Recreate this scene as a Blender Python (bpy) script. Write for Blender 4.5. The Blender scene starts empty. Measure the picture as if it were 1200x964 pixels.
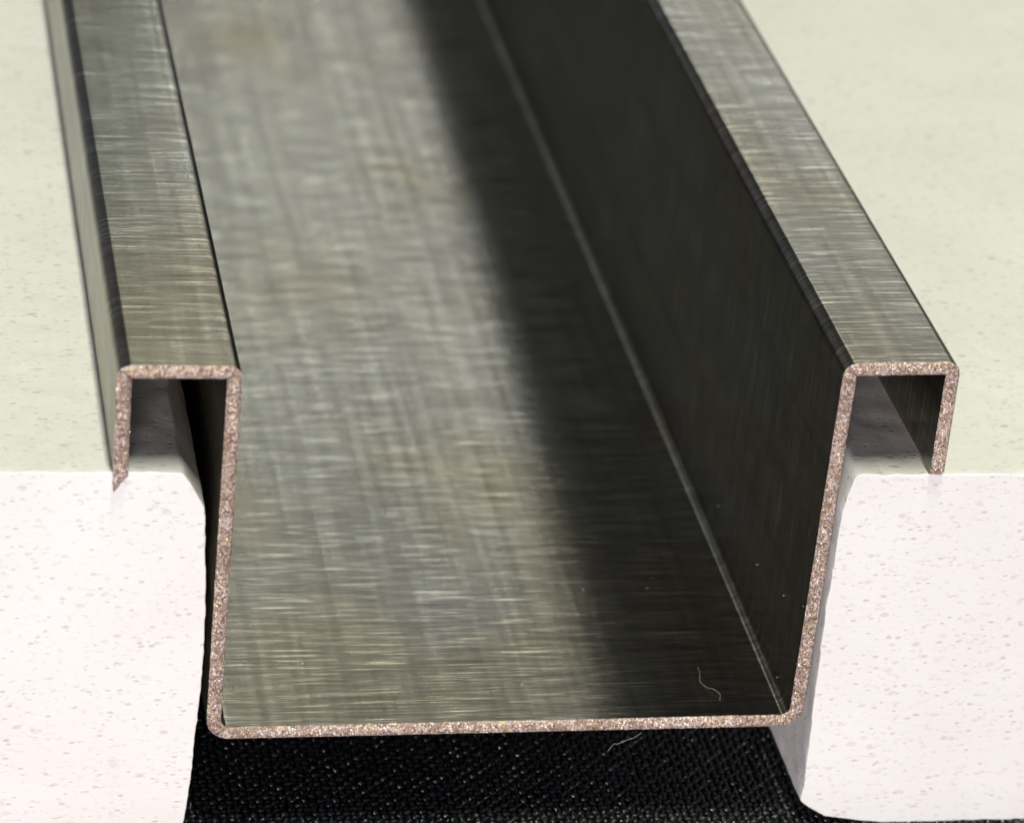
import bpy, math, random
import numpy as np
from mathutils import Vector, Matrix, noise

MM = 0.001
Z0 = 10.5           # millimetres from the cloth up to the underside of the channel
random.seed(7); rng = np.random.default_rng(7)
scene = bpy.context.scene
C = scene.collection

# ------------------------------------------------------------------ camera
cam_d = bpy.data.cameras.new('camera'); cam = bpy.data.objects.new('camera', cam_d); C.objects.link(cam)
cam.location = (-33.78*MM, -239.24*MM, (166.20+Z0)*MM)
cam.rotation_euler = (math.radians(61.209), math.radians(-5.707), math.radians(-9.957))
cam_d.sensor_width = 36; cam_d.sensor_fit = 'HORIZONTAL'; cam_d.lens = 120
cam_d.clip_start = 0.01; cam_d.clip_end = 20
cam_d.dof.use_dof = True; cam_d.dof.focus_distance = 0.292; cam_d.dof.aperture_fstop = 38
scene.camera = cam

# ------------------------------------------------------------------ world and lamps
w = bpy.data.worlds.new('World'); scene.world = w; w.use_nodes = True
bg = w.node_tree.nodes['Background']; bg.inputs[0].default_value = (0.55, 0.60, 0.66, 1); bg.inputs[1].default_value = 0.14

def area(name, loc, aim, sx, sy, radiance, col, turn=0.0):
    d = bpy.data.lights.new(name, 'AREA'); d.shape = 'RECTANGLE'; d.size = sx; d.size_y = sy
    d.energy = radiance*math.pi*sx*sy; d.color = col
    o = bpy.data.objects.new(name, d); C.objects.link(o); o.location = loc
    o.rotation_euler = (Vector(aim)-Vector(loc)).to_track_quat('-Z', 'Y').to_euler()
    o.rotation_euler.rotate_axis('Z', turn)
    return o
AIM = (0.025, 0.04, 0.03)
area('bar_lamp', (0.27, 0.58, 0.315), AIM, 0.46, 0.06, 6.0, (1.0, 0.99, 0.87))     # soft light from behind, right
area('desk_lamp', (-0.12, -0.58, 0.065), AIM, 0.16, 0.16, 47.0, (1.0, 0.935, 0.95))       # white light from the front
area('ceiling_lamp', (0.015, -0.17, 0.93), (0.015, -0.05, 0), 0.05, 0.32, 142.0, (0.98, 1.0, 0.81))        # greenish room light overhead

vs = scene.view_settings
vs.view_transform = 'Standard'; vs.look = 'None'; vs.exposure = 0; vs.gamma = 1; vs.use_curve_mapping = False
scene.render.engine = 'CYCLES'

# ------------------------------------------------------------------ node helpers
class NT:
    def __init__(s, name):
        s.m = bpy.data.materials.new(name); s.m.use_nodes = True; s.t = s.m.node_tree
        s.bsdf = s.t.nodes['Principled BSDF']
    def n(s, kind, **kw):
        nd = s.t.nodes.new(kind)
        for k, v in kw.items(): setattr(nd, k, v)
        return nd
    def put(s, sock, v):
        if isinstance(v, bpy.types.NodeSocket): s.t.links.new(v, sock)
        else: sock.default_value = v
    def math(s, op, a, b=0.0, clamp=False):
        nd = s.n('ShaderNodeMath', operation=op, use_clamp=clamp); s.put(nd.inputs[0], a); s.put(nd.inputs[1], b); return nd.outputs[0]
    def mapr(s, v, a, b, c, d):
        nd = s.n('ShaderNodeMapRange'); s.put(nd.inputs[0], v)
        for i, q in enumerate((a, b, c, d)): s.put(nd.inputs[i+1], q)
        return nd.outputs[0]
    def mix(s, f, a, b, mode='MIX'):
        nd = s.n('ShaderNodeMix', data_type='RGBA', blend_type=mode); s.put(nd.inputs[0], f); s.put(nd.inputs[6], a); s.put(nd.inputs[7], b); return nd.outputs[2]
    def scale(s, vec, sc, rot=(0, 0, 0), loc=(0, 0, 0)):
        nd = s.n('ShaderNodeMapping'); s.put(nd.inputs[0], vec); nd.inputs['Scale'].default_value = sc
        nd.inputs['Rotation'].default_value = rot; nd.inputs['Location'].default_value = loc; return nd.outputs[0]
    def noise(s, vec, sc, detail=2, rough=0.5, dist=0.0):
        nd = s.n('ShaderNodeTexNoise'); s.put(nd.inputs['Vector'], vec); nd.inputs['Scale'].default_value = sc
        nd.inputs['Detail'].default_value = detail; nd.inputs['Roughness'].default_value = rough; nd.inputs['Distortion'].default_value = dist
        return nd.outputs[0]
    def voronoi(s, vec, sc, out='Distance', rand=1.0, feature='F1'):
        nd = s.n('ShaderNodeTexVoronoi', feature=feature); s.put(nd.inputs['Vector'], vec); nd.inputs['Scale'].default_value = sc
        nd.inputs['Randomness'].default_value = rand; return nd.outputs[out]
    def bump(s, h, dist, strength=1.0, normal=None):
        nd = s.n('ShaderNodeBump'); s.put(nd.inputs['Height'], h); nd.inputs['Distance'].default_value = dist; nd.inputs['Strength'].default_value = strength
        if normal is not None: s.put(nd.inputs['Normal'], normal)
        return nd.outputs[0]
    def set(s, **kw):
        for k, v in kw.items(): s.put(s.bsdf.inputs[k.replace('_', ' ')], v)

def brushed_metal():
    """Brushed steel. UV: u = millimetres along the channel, v = millimetres across the sheet; the brush ran across (v)."""
    t = NT('brushed_steel')
    uv = t.n('ShaderNodeUVMap', uv_map='sheet').outputs[0]
    fine = t.noise(t.scale(uv, (3.8, 0.10, 1)), 1.0, 4, 0.62)
    mid = t.noise(t.scale(uv, (1.1, 0.10, 1), loc=(31, 7, 0)), 1.0, 4, 0.6, 0.15)
    broad = t.noise(t.scale(uv, (0.5, 0.05, 1), loc=(11, 3, 0)), 1.0, 3, 0.5)
    # length-wise wear streaks, slightly askew to the sheet
    lon = t.noise(t.scale(uv, (0.018, 0.85, 1), rot=(0, 0, 0.035), loc=(3, 20, 0)), 1.0, 3, 0.6, 0.3)
    lon2 = t.noise(t.scale(uv, (0.03, 1.1, 1), rot=(0, 0, -0.03), loc=(9, 40, 0)), 1.0, 2, 0.5, 0.2)
    blot = t.noise(t.scale(uv, (0.10, 0.12, 1), loc=(5, 60, 0)), 1.0, 4, 0.55)
    # sparse bright scratches: thin, long, thresholded
    sp = t.noise(t.scale(uv, (6.0, 0.14, 1), loc=(77, 13, 0)), 1.0, 3, 0.5)
    spark = t.mapr(sp, 0.58, 0.72, 0.0, 1.0)
    v = t.math('ADD', t.math('MULTIPLY', fine, 0.58), t.math('MULTIPLY', mid, 0.32))
    v = t.math('ADD', v, t.math('MULTIPLY', broad, 0.10))
    shade = t.mapr(v, 0.34, 0.66, 0.12, 0.40)
    lonv = t.mapr(t.math('ADD', t.math('MULTIPLY', lon, 0.6), t.math('MULTIPLY', lon2, 0.4)), 0.36, 0.64, 0.76, 1.13)
    shade = t.math('MULTIPLY', shade, lonv)
    shade = t.math('MULTIPLY', shade, t.mapr(blot, 0.3, 0.7, 0.94, 1.06))
    shade = t.math('ADD', shade, t.math('MULTIPLY', spark, 0.6))
    tint = t.noise(t.scale(uv, (0.035, 0.05, 1), loc=(44, 12, 0)), 1.0, 2, 0.5)
    su = t.n('ShaderNodeSeparateXYZ'); t.put(su.inputs[0], uv)
    tint = t.math('ADD', tint, t.mapr(su.outputs[0], 0.0, 60.0, 0.16, -0.06))       # warm tint in the steel colour, stronger towards the sawn end
    colr = t.mix(t.mapr(tint, 0.42, 0.70, 0.0, 1.0), (1.0, 0.995, 0.95, 1), (1.0, 0.92, 0.74, 1))
    sh = t.n('ShaderNodeCombineXYZ')
    for i in range(3): t.put(sh.inputs[i], shade)
    base = t.mix(1.0, colr, sh.outputs[0], 'MULTIPLY')
    tg = t.n('ShaderNodeTangent', direction_type='UV_MAP', uv_map='sheet')
    h = t.math('ADD', t.math('MULTIPLY', fine, 0.7), t.math('MULTIPLY', mid, 0.5))
    t.set(Base_Color=base, Metallic=1.0, Roughness=t.mapr(lon, 0.3, 0.7, 0.225, 0.205), Anisotropic=1.0,
          Tangent=tg.outputs[0], Normal=t.bump(h, 0.00004, 0.8, t.bump(t.noise(t.scale(uv, (0.11, 0.16, 1), loc=(2, 8, 0)), 1.0, 2, 0.5), 0.000012, 1.0)))
    return t.m

def cut_metal():
    t = NT('cut_metal_edge')
    co = t.n('ShaderNodeTexCoord').outputs['Object']
    cell = t.voronoi(co, 4600, 'Color')
    sep = t.n('ShaderNodeSeparateColor'); t.put(sep.inputs[0], cell)
    r = t.n('ShaderNodeValToRGB'); t.put(r.inputs[0], sep.outputs[0]); e = r.color_ramp
    e.elements[0].position = 0.0; e.elements[0].color = (0.42, 0.27, 0.22, 1)
    e.elements[1].position = 1.0; e.elements[1].color = (1.0, 0.95, 0.88, 1)
    for ps, c in ((0.22, (0.66, 0.48, 0.40, 1)), (0.45, (0.92, 0.70, 0.62, 1)), (0.62, (0.97, 0.80, 0.52, 1)), (0.78, (0.96, 0.80, 0.84, 1))):
        q = e.elements.new(ps); q.color = c
    big = t.noise(co, 400, 3, 0.6)
    seam = t.mapr(t.voronoi(co, 4600, 'Distance', feature='DISTANCE_TO_EDGE'), 0.0, 0.11, 1.0, 0.0)
    col = t.mix(t.mapr(big, 0.44, 0.70, 0.0, 0.5), r.outputs[0], (0.40, 0.28, 0.22, 1))
    col = t.mix(t.math('MULTIPLY', seam, 0.38), col, (0.20, 0.11, 0.08, 1))
    h = t.math('ADD', t.math('MULTIPLY', sep.outputs[1], 1.0), t.math('SUBTRACT', t.noise(co, 5200, 2, 0.6), seam))
    t.set(Base_Color=col, Metallic=0.32, Roughness=0.2, Normal=t.bump(h, 0.00015, 0.9))
    return t.m

def brick_mat():
    t = NT('white_porous_brick')
    co = t.n('ShaderNodeTexCoord').outputs['Object']
    st = t.scale(co, (0.62, 1.0, 1.0), rot=(0, 0.35, 0))
    cells = t.voronoi(st, 1150, 'Color'); sep = t.n('ShaderNodeSeparateColor'); t.put(sep.inputs[0], cells)
    d = t.voronoi(st, 1150, 'Distance')
    wob = t.noise(co, 2600, 2, 0.6)
    dd = t.math('ADD', d, t.math('MULTIPLY', wob, 0.35))
    size = t.mapr(sep.outputs[0], 0.45, 1.0, 0.10, 0.52)             # only some cells hold a pit
    pit = t.math('MULTIPLY', t.mapr(t.math('SUBTRACT', size, dd), -0.08, 0.10, 0.0, 1.0), t.mapr(sep.outputs[1], 0.2, 0.9, 0.25, 1.0))
    st2 = t.scale(co, (0.55, 1.0, 1.0), rot=(0, 0.25, 0)); c2 = t.voronoi(st2, 2100, 'Color'); sp2 = t.n('ShaderNodeSeparateColor'); t.put(sp2.inputs[0], c2)
    pit2 = t.mapr(t.math('SUBTRACT', t.mapr(sp2.outputs[0], 0.35, 1.0, 0.05, 0.5), t.math('ADD', t.voronoi(st2, 2100), t.math('MULTIPLY', wob, 0.3))), -0.06, 0.12, 0.0, 1.0)
    pit = t.math('MAXIMUM', pit, t.math('MULTIPLY', pit2, 0.8))
    tiny = t.mapr(t.noise(t.scale(co, (0.6, 1, 1)), 2300, 3, 0.6), 0.58, 0.72, 0.0, 1.0)
    grain = t.noise(co, 3200, 4, 0.65)
    soft = t.noise(co, 60, 3, 0.5)
    base = t.mix(t.mapr(soft, 0.35, 0.65, 0.0, 1.0), (0.80, 0.775, 0.755, 1), (0.83, 0.815, 0.80, 1))
    base = t.mix(t.math('MULTIPLY', pit, 0.5), base, (0.46, 0.38, 0.39, 1))
    base = t.mix(t.math('MULTIPLY', tiny, 0.36), base, (0.50, 0.43, 0.44, 1))
    h = t.math('SUBTRACT', t.math('MULTIPLY', grain, 0.28), t.math('ADD', pit, t.math('MULTIPLY', tiny, 0.3)))
    t.set(Base_Color=base, Roughness=0.92, Specular_IOR_Level=0.2, Normal=t.bump(h, 0.00014, 0.42))
    return t.m

def simple(name, col, rough, metallic=0.0, spec=0.5):
    t = NT(name); t.set(Base_Color=(*col, 1), Roughness=rough, Metallic=metallic, Specular_IOR_Level=spec); return t.m

def thread_mat():
    t = NT('black_thread')
    co = t.n('ShaderNodeTexCoord').outputs['Object']
    r = t.noise(co, 900, 2, 0.6)
    t.set(Base_Color=t.mix(r, (0.003, 0.003, 0.006, 1), (0.02, 0.02, 0.027, 1)), Roughness=t.mapr(r, 0.3, 0.7, 0.12, 0.28), Specular_IOR_Level=1.0,
          Normal=t.bump(t.noise(co, 5000, 2, 0.6), 0.0001, 0.7))
    return t.m

STEEL = brushed_metal(); CUT = cut_metal(); BRICK = brick_mat(); THREAD = thread_mat()
BACKING = simple('cloth_backing', (0.003, 0.003, 0.004), 0.9, 0, 0.1)
LINT = simple('pale_lint', (0.62, 0.60, 0.55), 0.7)

# ------------------------------------------------------------------ object helpers
def link(name, verts, faces, mat, parent=None, smooth=True):
    me = bpy.data.meshes.new(name); me.from_pydata([tuple(v) for v in verts], [], faces); me.materials.append(mat)
    if smooth: me.polygons.foreach_set('use_smooth', [True]*len(me.polygons))
    me.update()
    o = bpy.data.objects.new(name, me); C.objects.link(o)
    if parent: o.parent = parent
    return o
def thing(name, label, cat, loc=(0, 0, 0), group=None):
    o = bpy.data.objects.new(name, None); C.objects.link(o); o.location = loc; o.empty_display_size = 0.01
    o['label'] = label; o['category'] = cat
    if group: o['group'] = group
    return o
def tag(o, label, cat, group=None):
    o['label'] = label; o['category'] = cat
    if group: o['group'] = group

# ------------------------------------------------------------------ cloth on the table
cloth = thing('black_cloth', 'black woven cloth spread flat beneath the two white blocks', 'cloth')
def slab(x0, x1, y0, y1, z0, z1):
    v = [(x*MM, y*MM, z*MM) for x in (x0, x1) for y in (y0, y1) for z in (z0, z1)]
    f = [(0, 1, 3, 2), (4, 6, 7, 5), (0, 4, 5, 1), (2, 3, 7, 6), (0, 2, 6, 4), (1, 5, 7, 3)]
    return v, f
v, f = slab(-260, 310, -140, 420, -1.2, -0.16)
link('backing', v, f, BACKING, cloth, smooth=False)

def weave():
    P = 0.68                                                   # thread pitch, mm
    xs = np.arange(-48, 98, P); ys = np.arange(-30, 78, P*0.95)
    # one float = half-ellipsoid, 3 rings
    ring = 8; tv = []
    for k, (rr, hh) in enumerate(((1.0, -0.30), (0.78, 0.55))):
        for a in range(ring):
            th = 2*math.pi*a/ring; tv.append((rr*math.cos(th), rr*math.sin(th), hh))
    tv.append((0, 0, 0.9)); tv = np.array(tv)
    tf = []
    for a in range(ring):
        b = (a+1) % ring; tf.append((a, b, ring+b, ring+a)); tf.append((ring+a, ring+b, 2*ring))
    V = []; F4 = []; n = len(tv); k = 0
    for i, x in enumerate(xs):
        for j, y in enumerate(ys):
            if (x < -8 or x > 57) and y > 2: continue              # covered by the blocks
            al = (i+j) % 2 == 0
            lx, ly = (0.40, 0.27) if al else (0.25, 0.40)
            ca = rng.normal(0, 0.16); c, s = math.cos(ca), math.sin(ca)
            tx, ty = rng.normal(0, 0.22, 2)
            q = tv*np.array((lx*P/0.62, ly*P/0.62, 0.21))
            q = np.column_stack((q[:, 0]*c-q[:, 1]*s, q[:, 0]*s+q[:, 1]*c, q[:, 2]))
            q[:, 2] += q[:, 0]*tx+q[:, 1]*ty
            z = -0.10+0.03*math.sin(x*0.21+1)*math.sin(y*0.17)+rng.normal(0, 0.015) + (0.03 if al else 0)
            q += np.array((x+rng.normal(0, 0.025), y+rng.normal(0, 0.025), z)); V.append(q)
            F4 += [tuple(e+k for e in fc) for fc in tf]; k += n
    V = np.vstack(V)*MM
    o = link('weave', V, F4, THREAD, cloth); o['kind'] = 'stuff'; return o
weave()

# ------------------------------------------------------------------ white blocks
def round_poly(pts, step=0.6):
    """pts: (x, z, radius); returns a dense closed outline in order."""
    out = []; n = len(pts)
    for i in range(n):
        p0 = np.array(pts[i-1][:2]); p = np.array(pts[i][:2]); p1 = np.array(pts[(i+1) % n][:2]); r = pts[i][2]
        a = (p0-p)/np.linalg.norm(p0-p); b = (p1-p)/np.linalg.norm(p1-p)
        ang = math.acos(max(-1, min(1, a@b))); d = r/math.tan(ang/2) if r > 0 else 0
        if r <= 0: out.append(p); continue
        s = p+a*d; e = p+b*d; cc = p+(a+b)/np.linalg.norm(a+b)*(r/math.sin(ang/2))
        va, vb = s-cc, e-cc; tot = math.acos(max(-1, min(1, (va@vb)/(r*r)))); m = max(3, int(tot*r/0.25)+2)
        for k in range(m+1):
            q = k/m; out.append(cc+(math.sin((1-q)*tot)*va+math.sin(q*tot)*vb)/math.sin(tot))
    dense = []
    for i in range(len(out)):
        p = out[i]; q = out[(i+1) % len(out)]; L = np.linalg.norm(q-p); m = max(1, int(L/step))
        for k in range(m): dense.append(p+(q-p)*k/m)
    return np.array(dense)

def block(name, pts, y0, y1, label, seed, front_x, yaw=0.0):
    o2 = round_poly(pts); n = len(o2)
    cen = o2.mean(0)
    # outward normals
    tan = np.roll(o2, -1, 0)-np.roll(o2, 1, 0); nrm = np.column_stack((tan[:, 1], -tan[:, 0])); nrm /= np.linalg.norm(nrm, axis=1)[:, None]+1e-9
    if ((o2-cen)*nrm).sum() < 0: nrm = -nrm
    R = 0.13
    rows = []                                                   # (y, inset)
    for k in range(5):
        a = math.pi/2*k/4; rows.append((R*(1-math.sin(a)), R*(1-math.cos(a))))
    rows = rows[::-1]                                           # from the face (inset R) out to the side
    rows = sorted(rows, key=lambda q: q[0])
    yy = list(np.arange(1.0, 90, 0.9))+list(np.arange(92, y1-y0, 8.0))+[y1-y0]
    rows += [(q, 0.0) for q in yy]
    V = []
    for y, ins in rows:
        for i in range(n):
            x, z = o2[i]
            e = noise.noise(Vector((x*0.55+seed, (y)*0.55, z*0.55)))*0.10+noise.noise(Vector((x*1.9, y*1.9+seed, z*1.9)))*0.09
            g = noise.noise(Vector((x*0.12+seed, y*0.08, z*0.12)))*0.10
            if y < 0.6: e += 0.16*min(0.0, noise.noise(Vector((x*0.9+seed*2, z*0.9, 5.0)))) - 0.05*abs(noise.noise(Vector((x*3.1, z*3.1, seed))))
            off = -ins+e*0.8+g*0.7
            V.append((x+nrm[i, 0]*off, y0+y+(x-front_x)*yaw, z+nrm[i, 1]*off+Z0))
    F = []
    for r in range(len(rows)-1):
        for i in range(n):
            j = (i+1) % n; F.append((r*n+i, r*n+j, (r+1)*n+j, (r+1)*n+i))
    F.append(tuple(range(n))[::-1]); F.append(tuple((len(rows)-1)*n+i for i in range(n)))
    o = link(name, np.array(V)*MM, F, BRICK)
    me = o.data; me.polygons[len(F)-1].use_smooth = False; me.polygons[len(F)-2].use_smooth = False
    import bmesh
    b = bmesh.new(); b.from_mesh(me); bmesh.ops.recalc_face_normals(b, faces=b.faces[:]); b.to_mesh(me); b.free()
    tag(o, label, 'block', 'porous white blocks under the channel flanges')
    return o
# outlines are read on the cut plane, millimetres; x to the right, z up from the channel's underside
block('white_block', [(-74, -Z0, 2.0), (-3.1, -Z0, 0.8), (-2.45, -3.3, 8), (-2.1, 7, 20), (-2.15, 13, 20), (-2.85, 22.9, 2.0), (-4.7, 26.15, 0.6), (-74, 26.35, 1.5)][::-1], 0.35, 330,
      'porous white block under the steel flange whose lip has a pointed burr', 3.0, -3)
block('white_block', [(52.2, -8.1, 0.7), (54.8, -9.8, 2.5), (60, -Z0, 3), (140, -Z0, 2.0), (140, 26.0, 1.5), (52.2, 25.9, 0.9), (51.55, 22.0, 2.0), (51.65, 11.7, 20), (52.3, -6.4, 2)], 0.35, 330,
      'porous white block beside the dark shadowed wall of the steel channel', 21.0, 52, yaw=-0.004)

# ------------------------------------------------------------------ folded steel channel
LEN = 310.0; T = 1.22
channel = thing('steel_channel', 'long brushed steel hat channel hanging by its flanges between two white blocks', 'channel', (0.025, 0, Z0*MM))
# sheet centre line (x, z, bend radius) from one lip tip to the other
h = T/2
CL = [(-9.92, 25.9, 0), (-10.02, 35.62, 0.62), (-1.15, 35.62, 0.62), (-0.95, 0.66, 1.4), (50.38, 1.06, 1.4), (50.15, 36.15, 0.62), (59.05, 36.35, 0.62), (59.28, 26.3, 0)]
def segments():
    """flat and bend pieces as lists of (point, left normal, arc length)"""
    P = [np.array(c[:2]) for c in CL]; segs = []; s = 0.0; start = P[0]
    for i in range(1, len(P)):
        d = (P[i]-P[i-1])/np.linalg.norm(P[i]-P[i-1]); nl = np.array((-d[1], d[0])); r = CL[i][2]
        if r > 0:
            d2 = (P[i+1]-P[i])/np.linalg.norm(P[i+1]-P[i]); turn = math.atan2(d[0]*d2[1]-d[1]*d2[0], d@d2)
            cut = r*math.tan(abs(turn)/2); end = P[i]-d*cut
        else: end = P[i]
        L = np.linalg.norm(end-start); segs.append(('flat', [(start, nl, s), (end, nl, s+L)])); s += L
        if r > 0:
            sg = 1 if turn > 0 else -1; cc = end+nl*sg*r; m = 12; row = []
            for k in range(m+1):
                a = turn*k/m; ca, sa = math.cos(a), math.sin(a)
                nn = np.array((nl[0]*ca-nl[1]*sa, nl[0]*sa+nl[1]*ca)); row.append((cc-nn*sg*r, nn, s+abs(a)*r))
            segs.append(('bend', row)); s += abs(turn)*r; start = row[-1][0]
    return segs
SEGS = segments()
def sheet_part(name, row, mat, side_caps=(False, False)):
    ys = [0.0, 0.25]+list(np.linspace(4, LEN, 40)); V = []; N = []; UV = []; F = []; nr = len(row)
    # side A = left normal (outside / channel side), side B = underside
    for sgn in (1, -1):
        for (p, nn, s) in row:
            for y in ys:
                q = p+nn*sgn*h; V.append(((q[0]-25)*MM, y*MM, q[1]*MM)); N.append((nn[0]*sgn, 0, nn[1]*sgn)); UV.append((y, s+(500 if sgn < 0 else 0)))
    ny = len(ys); off = nr*ny
    for i in range(nr-1):
        for j in range(ny-1):
            a = i*ny+j; F.append((a, a+ny, a+ny+1, a+1)); F.append((off+a, off+a+1, off+a+ny+1, off+a+ny))
    o = link(name, V, F, mat, channel); me = o.data
    uv = me.uv_layers.new(name='sheet'); nl = []
    for lp in me.loops: uv.data[lp.index].uv = UV[lp.vertex_index]
    me.normals_split_custom_set_from_vertices([Vector(x) for x in N])
    return o
names = iter(['lip', 'flange', 'web', 'floor', 'web', 'flange', 'lip'])
for kind, row in SEGS:
    if kind == 'flat': sheet_part(next(names), row, STEEL)
    else: sheet_part('bend', row, STEEL)

# long rows sampled for the cut end and the lip edges
def profile(step=0.05):
    out = []
    for kind, row in SEGS:
        for (p0, n0, s0), (p1, n1, s1) in zip(row[:-1], row[1:]):
            m = max(1, int(round((s1-s0)/step)))
            for k in range(m):
                q = k/m; nn = n0*(1-q)+n1*q; nn = nn/np.linalg.norm(nn); out.append((p0*(1-q)+p1*q, nn, kind, s0*(1-q)+s1*q))
    p, nn, s = SEGS[-1][1][-1]; out.append((p, nn, 'flat', s)); return out
def cut_edge():
    mids = [(r[0][2]+r[-1][2])/2 for r in (SEGS[1][1], SEGS[3][1], SEGS[9][1], SEGS[11][1])]
    pr = profile(0.08); K = 15; V = []; F = []
    for i, (p, nn, kind, s) in enumerate(pr):
        for k in range(K):
            q = k/(K-1)*2-1                                       # -1 underside .. +1 channel side
            edge = abs(q) > 0.999
            ro = 0.05*(noise.noise(Vector((s*1.3, q*0.5, 4)))+noise.noise(Vector((s*4, q*0.5, 9)))*0.7)
            pos = p+nn*(q*h*(0.985 + (0.02 if edge else 0)) + (ro*0.35 if abs(q) > 0.8 else 0))
            y = -0.30*(1-abs(q)**2.6) + 0.012
            if not edge: y += rng.normal(0, 0.04) + 0.05*noise.noise(Vector((s*2.1, q*1.4, 1)))
            else: y = 0.03
            if mids and q < 0.75:
                dm = min(abs(s-m) for m in mids)
                if dm < 0.13: y += 0.5*(1-dm/0.13)
            V.append(((pos[0]-25)*MM, y*MM, pos[1]*MM))
    for i in range(len(pr)-1):
        for k in range(K-1):
            a = i*K+k; F.append((a, a+1, a+K+1, a+K))
    o = link('cut_edge', V, F, CUT, channel, smooth=False)
    o['label'] = 'rough coppery saw-cut end of the folded sheet'
    return o
cut_edge()
for idx in (0, -1):                                               # the long raw edges of the two lips
    p, nn, s = SEGS[idx][1][0 if idx == 0 else -1]
    a, b = p+nn*h, p-nn*h
    o = link('lip_edge', [((a[0]-25)*MM, 0, a[1]*MM), ((b[0]-25)*MM, 0, b[1]*MM), ((b[0]-25)*MM, LEN*MM, b[1]*MM), ((a[0]-25)*MM, LEN*MM, a[1]*MM)], [(0, 1, 2, 3)], CUT, channel, smooth=False)
# burr hanging from the tip of one lip
def burr():
    V = []; F = []; rings = 7; m = 9
    for r in range(rings):
        q = r/(rings-1); w = 0.56*(1-q)**0.8+0.02
        for k in range(m):
            a = 2*math.pi*k/m; jit = 1+0.25*noise.noise(Vector((math.cos(a)*2, math.sin(a)*2, q*3)))
            V.append(((-10.0-0.42*q**1.2+w*math.cos(a)*jit-25)*MM, (0.02-0.16*q+0.34*w*math.sin(a)*jit)*MM, (26.05-1.45*q)*MM))
    for r in range(rings-1):
        for k in range(m):
            l = (k+1) % m; F.append((r*m+k, r*m+l, (r+1)*m+l, (r+1)*m+k))
    F.append(tuple(range((rings-1)*m, rings*m)))
    o = link('burr', V, F, CUT, channel); o['label'] = 'dark pointed burr at the lip tip'
burr()

# ------------------------------------------------------------------ lint and dust
def fibre(name, pts, rad, label):
    cu = [Vector(p) for p in pts]; V = []; F = []; m = 6; dense = []
    for i in range(len(cu)-1):
        p0 = cu[max(0, i-1)]; p1 = cu[i]; p2 = cu[i+1]; p3 = cu[min(len(cu)-1, i+2)]
        for k in range(6):
            t = k/6; dense.append(0.5*((2*p1)+(p2-p0)*t+(2*p0-5*p1+4*p2-p3)*t*t+(3*p1-p0-3*p2+p3)*t**3))
    dense.append(cu[-1])
    for i, p in enumerate(dense):
        d = (dense[min(i+1, len(dense)-1)]-dense[max(i-1, 0)]).normalized(); u = d.cross(Vector((0.3, 0.2, 1))).normalized(); w_ = d.cross(u)
        for k in range(m):
            a = 2*math.pi*k/m; V.append((p+(u*math.cos(a)+w_*math.sin(a))*rad)*MM)
    for i in range(len(dense)-1):
        for k in range(m):
            l = (k+1) % m; F.append((i*m+k, i*m+l, (i+1)*m+l, (i+1)*m+k))
    o = link(name, V, F, LINT); tag(o, label, 'lint'); return o
zf = Z0+1.68
fibre('lint_fibre', [(43.2, 7.6, zf+0.02), (43.05, 6.2, zf+0.2), (42.85, 5.2, zf+0.12), (43.3, 4.3, zf+0.03), (43.7, 3.9, zf+0.16), (44.15, 3.1, zf+0.18), (44.0, 2.3, zf+0.03)], 0.009,
      'fine curled pale lint fibre lying on the channel floor')
fibre('lint_fibre', [(36.6, -0.15, Z0+0.1), (35.9, -0.28, Z0-0.35), (35.2, -0.3, Z0-0.6), (34.5, -0.25, Z0-1.0), (34.2, -0.3, Z0-0.95), (33.7, -0.3, Z0-1.75)], 0.009,
      'fine pale lint fibre hanging below the channel front edge')
def dust():
    V = []; F = []
    spots = [(49.68, 3.59, 24.13), (49.68, 3.11, 24.83), (49.68, 1.8, 15.79), (49.68, 0.78, 12.42), (49.68, 4.64, 2.5), (49.68, 25.5, 34.9), (49.68, 26.9, 18.6)]
    for k in range(9): spots.append((49.68, random.uniform(1, 45), random.uniform(3, 34)))
    for k in range(22): spots.append((random.uniform(1, 48), random.uniform(1, 70), 1.62))
    for (x, y, z) in spots:
        r = random.uniform(0.025, 0.06); b = len(V)
        for d in ((1, 0, 0), (-1, 0, 0), (0, 1, 0), (0, -1, 0), (0, 0, 1), (0, 0, -1)):
            s = r*random.uniform(0.6, 1.4); V.append(((x+d[0]*s)*MM, (y+d[1]*s)*MM, (z+Z0+d[2]*s)*MM))
        F += [(b+i, b+j, b+k) for i, j, k in ((0, 2, 4), (2, 1, 4), (1, 3, 4), (3, 0, 4), (2, 0, 5), (1, 2, 5), (3, 1, 5), (0, 3, 5))]
    o = link('dust', V, F, LINT, None); o['kind'] = 'stuff'; o['label'] = 'tiny pale dust specks scattered on the channel inside'; o['category'] = 'dust'
dust()
